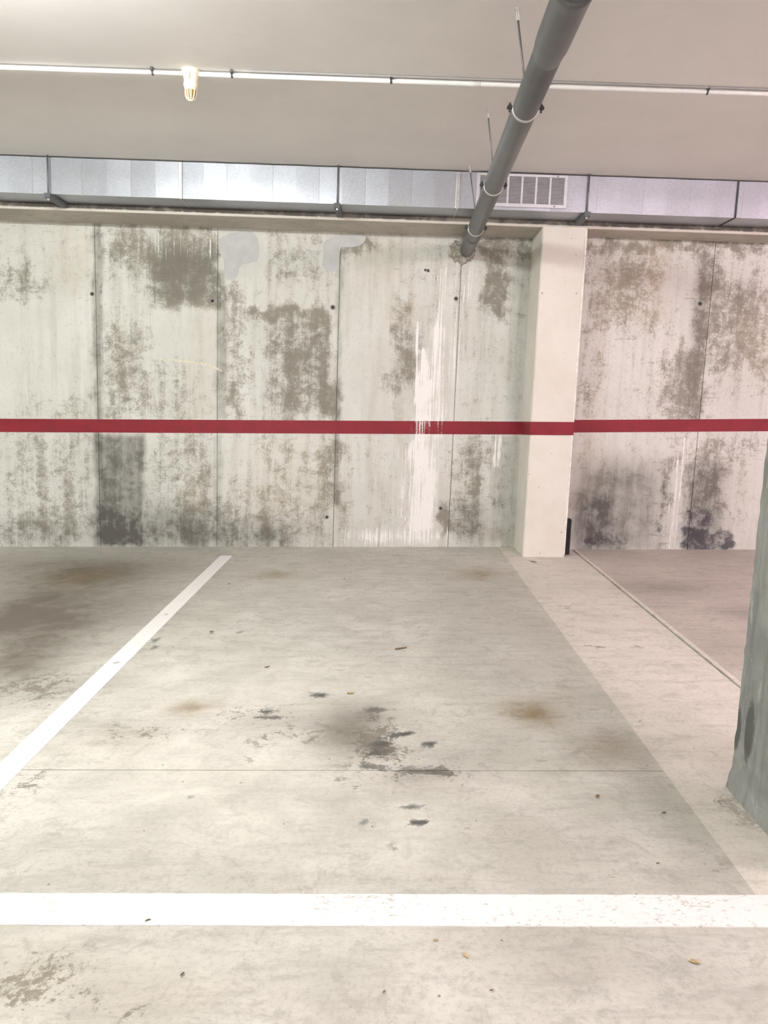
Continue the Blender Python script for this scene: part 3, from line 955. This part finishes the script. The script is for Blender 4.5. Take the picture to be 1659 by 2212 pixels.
for (yc, tx, ty) in ((2.75, .56, 2.77), (4.13, .571, 4.144), (5.49, .597, 5.48), (6.74, .608, 6.738)):
    c = on(yc)
    bm = bmesh.new()
    revolve(bm, c - axd * .012, c + axd * .012, [(0, R0 + .0005), (.002, R0 + .003), (.022, R0 + .003), (.024, R0 + .0005)], 40)
    cl = obj('pipe_clamp', bm, 'zinc', pipe, True, 'bright metal clamp ring')
    for s in (-1, 1):
        bm = bmesh.new()
        e = c + sidev * s * (R0 + .014)
        bx(bm, e.x - .014, e.x + .014, e.y - .012, e.y + .012, e.z - .006, e.z + .006, bevel=.002)
        tube(bm, e + Vector((0, 0, -.022)), e + Vector((0, 0, .022)), .005, 8)
        revolve(bm, e + Vector((0, 0, .006)), e + Vector((0, 0, .014)), [(0, .010), (.008, .010)], 6)
        obj('ear_bolt', bm, 'dark', cl)
    top = Vector((tx, ty, CEIL))
    foot = c + up * (R0 - .002)
    bm = bmesh.new()
    tube(bm, foot, top, .0055, 10)
    rd = obj('hanger_rod', bm, 'rod', pipe, True)
    bm = bmesh.new()
    d = (foot - top).normalized()
    revolve(bm, top, top + d * .06, [(0, .012), (.003, .012), (.004, .0085), (.055, .0085), (.058, .006)], 10)
    obj('anchor', bm, 'zinc', rd, True)

# ------------------------------------------------------------------ conduit and ceiling lamp
CYc, CR = 5.02, .0135
cz = CEIL - .022
conduit = thing('ceiling_conduit', 'thin white plastic conduit clipped to the ceiling, running across behind the drain pipe', 'conduit', (0, CYc, CEIL))
bm = bmesh.new()
tube(bm, (-7.2, CYc, cz), (-1.315, CYc, cz), CR, 16)
obj('conduit_tube', bm, 'conduit', conduit, True)
bm = bmesh.new()
tube(bm, (-1.225, CYc, cz), (7.2, CYc, cz), CR, 16)
obj('conduit_tube', bm, 'conduit', conduit, True)
bm = bmesh.new()
tube(bm, (-.9, CYc - .03, CEIL - .007), (7.2, CYc - .026, CEIL - .007), .0065, 10)
obj('cable', bm, 'cable', conduit, True, 'thin grey cable')
for x in (-3.4, -2.45, -1.501, -1.018, -.048, .905, 1.878, 2.85):
    bm = bmesh.new()
    revolve(bm, (x - .006, CYc, cz), (x + .006, CYc, cz), [(0, CR), (.001, CR + .003), (.011, CR + .003), (.012, CR)], 16)
    bx(bm, x - .007, x + .007, CYc - .034, CYc - .010, CEIL - .020, CEIL, bevel=.002)
    obj('clip', bm, 'dark', conduit)
bm = bmesh.new()
revolve(bm, (.425, CYc, cz), (.495, CYc, cz), [(0, CR), (.002, CR + .003), (.068, CR + .003), (.07, CR)], 16)
obj('coupling', bm, 'conduit', conduit, True)

LX = -1.27
lamp = thing('ceiling_lamp', 'small cream lamp holder with caged dome fixed in the ceiling conduit', 'lamp', (LX, CYc, CEIL))
def lathe(prof, seg=28):
    b = bmesh.new()
    revolve(b, (LX, CYc, CEIL), (LX, CYc, CEIL - 1), prof, seg)
    return b
obj('base', lathe([(0, .055), (.008, .056), (.014, .053), (.05, .042), (.075, .041), (.078, .037)]), 'cream', lamp, True)
obj('collar', lathe([(.074, .038), (.078, .043), (.095, .043), (.100, .039), (.112, .037), (.118, .034)]), 'cream', lamp, True)
obj('dome', lathe([(.112, .030), (.125, .0315), (.145, .029), (.160, .023), (.170, .013), (.174, .002)]), 'amber', lamp, True, 'amber dome')
for k in range(10):
    a = k * 2 * math.pi / 10
    bm = bmesh.new()
    pts = [(.112, .0335), (.128, .0345), (.146, .032), (.162, .0255), (.172, .015), (.178, .003)]
    prev = None
    for dz, r in pts:
        c = Vector((LX + r * math.cos(a), CYc + r * math.sin(a), CEIL - dz))
        if prev is not None:
            tube(bm, prev, c, .0042, 6)
        prev = c
    obj('cage_rib', bm, 'cream', lamp, True)
bm = bmesh.new()
bx(bm, LX - .006, LX + .006, CYc - .056, CYc - .040, CEIL - .062, CEIL - .012, bevel=.002)
obj('latch', bm, 'cream', lamp)

# ------------------------------------------------------------------ ceiling luminaires (light the garage, hang outside the picture)
for i, (lx, ly, lw, lc) in enumerate(LUMINAIRES):
    t = thing('strip_luminaire', 'white strip luminaire on the ceiling over the driving aisle', 'luminaire', (lx, ly, CEIL), 'strip luminaires')
    bm = bmesh.new()
    bx(bm, lx - .68, lx + .68, ly - .028, ly + .028, CEIL - .055, CEIL, bevel=.006)
    obj('housing', bm, 'white', t)
    for s in (-1, 1):
        bm = bmesh.new()
        bx(bm, lx + s * .66 - .02, lx + s * .66 + .02, ly - .03, ly + .03, CEIL - .15, CEIL - .05, bevel=.004)
        obj('tube_holder', bm, 'white', t)
    key = 'tube_glow_%d' % i
    g = NT(key)
    g.b.inputs['Emission Color'].default_value = (*lc, 1)
    g.b.inputs['Emission Strength'].default_value = lw
    M[key] = g.done((.9, .9, .9), .5)
    bm = bmesh.new()
    tube(bm, (lx - .645, ly, CEIL - .125), (lx + .645, ly, CEIL - .125), .019, 12)
    obj('fluorescent_tube', bm, key, t, True)

# ------------------------------------------------------------------ litter on the floor


def leaf(x, y, s, rot, mat, label, group):
    bm = bmesh.new()
    pts = [(-1, 0), (-.55, .3), (.1, .42), (.7, .22), (1, 0), (.6, -.26), (0, -.36), (-.6, -.22)]
    ctr = bm.verts.new((0, 0, .12))
    ring = [bm.verts.new((px * (1 + rnd.uniform(-.1, .1)), py * (1 + rnd.uniform(-.25, .25)), .03 + .30 * abs(py))) for px, py in pts]
    low = [bm.verts.new((v.co.x * .96, v.co.y * .96, v.co.z - .05)) for v in ring]
    lc = bm.verts.new((0, 0, .05))
    for k in range(8):
        bm.faces.new((ctr, ring[k], ring[(k + 1) % 8]))
        bm.faces.new((lc, low[(k + 1) % 8], low[k]))
        bm.faces.new((ring[k], low[k], low[(k + 1) % 8], ring[(k + 1) % 8]))
    bmesh.ops.recalc_face_normals(bm, faces=bm.faces)
    bmesh.ops.scale(bm, vec=(s, s, s), verts=bm.verts)
    o = obj('dried_leaf', bm, mat)
    o.location = (x, y, fz(x) + .0035)
    o.rotation_euler = (0, -math.atan(SLOPE), rot)
    tag(o, label, 'leaf', group)


for x, y, s_, r, lb in (
        (.847, 2.735, .014, .9, 'curled dark leaf scrap nearest the joint in front of the brown stain'),
        (-.642, 2.027, .010, .5, 'small dark leaf scrap lying on the white front line'),
        (-.487, 1.817, .009, 1.2, 'small brown leaf scrap outside the front line beside the grimy patch'),
        (.317, 1.765, .007, .3, 'tiny dark leaf scrap outside the front line beside the tan leaf'),
        (-.627, 4.15, .016, .6, 'dark leaf scrap between the two brown rust stains of the bay'),
        (-1.091, 4.815, .016, .2, 'dark leaf scrap close beside the white side line'),
        (-1.241, 6.108, .015, .4, 'dark leaf scrap near the back wall beside the white side line'),
        (-.799, 2.491, .006, 2., 'tiny dark crumb alone on the pale floor behind the front line'),
        (.043, 1.759, .006, 1., 'tiny dark crumb on the bare floor outside the front line'),
        (1.06, 2.62, .011, .3, 'dark leaf scrap beside the edge of the pale walkway strip'),
        (.93, 2.31, .008, .4, 'dark leaf crumb between front line and pale walkway strip')):
    leaf(x, y, s_, r, 'leaf', lb, 'dark leaf scraps on the floor')
leaf(.263, 1.89, .013, 2.2, 'tan_leaf', 'tan dried leaf scrap on the floor just outside the front line', None)
leaf(.185, 1.949, .010, .2, 'tan_leaf', 'pale yellow leaf scrap lying close to the front white line', None)
leaf(.875, 1.868, .016, -.3, 'tan_leaf', 'curled tan leaf on the bare concrete outside the front line', None)


def twig(x, y, L, r, rot, label, mat='twig'):
    bm = bmesh.new()
    prof = [(0, r * .6), (L * .1, r), (L * .5, r * .9), (L * .9, r * .8), (L, r * .4)]
    revolve(bm, (-L / 2, 0, r), (L / 2, 0, r), prof, 8)
    for v in bm.verts:
        v.co.y += .12 * L * math.sin(v.co.x / L * 3)
    o = obj('twig', bm, mat, None, True)
    o.location = (x, y, fz(x) - .0005)
    o.rotation_euler = (0, -math.atan(SLOPE), rot)
    tag(o, label, 'twig')


twig(.131, 4.476, .075, .006, .15, 'short brown twig lying alone in the middle of the bay')
twig(-.139, 3.761, .032, .006, -.2, 'pale stubby twig lying above the grey oil stain', 'tan_leaf')
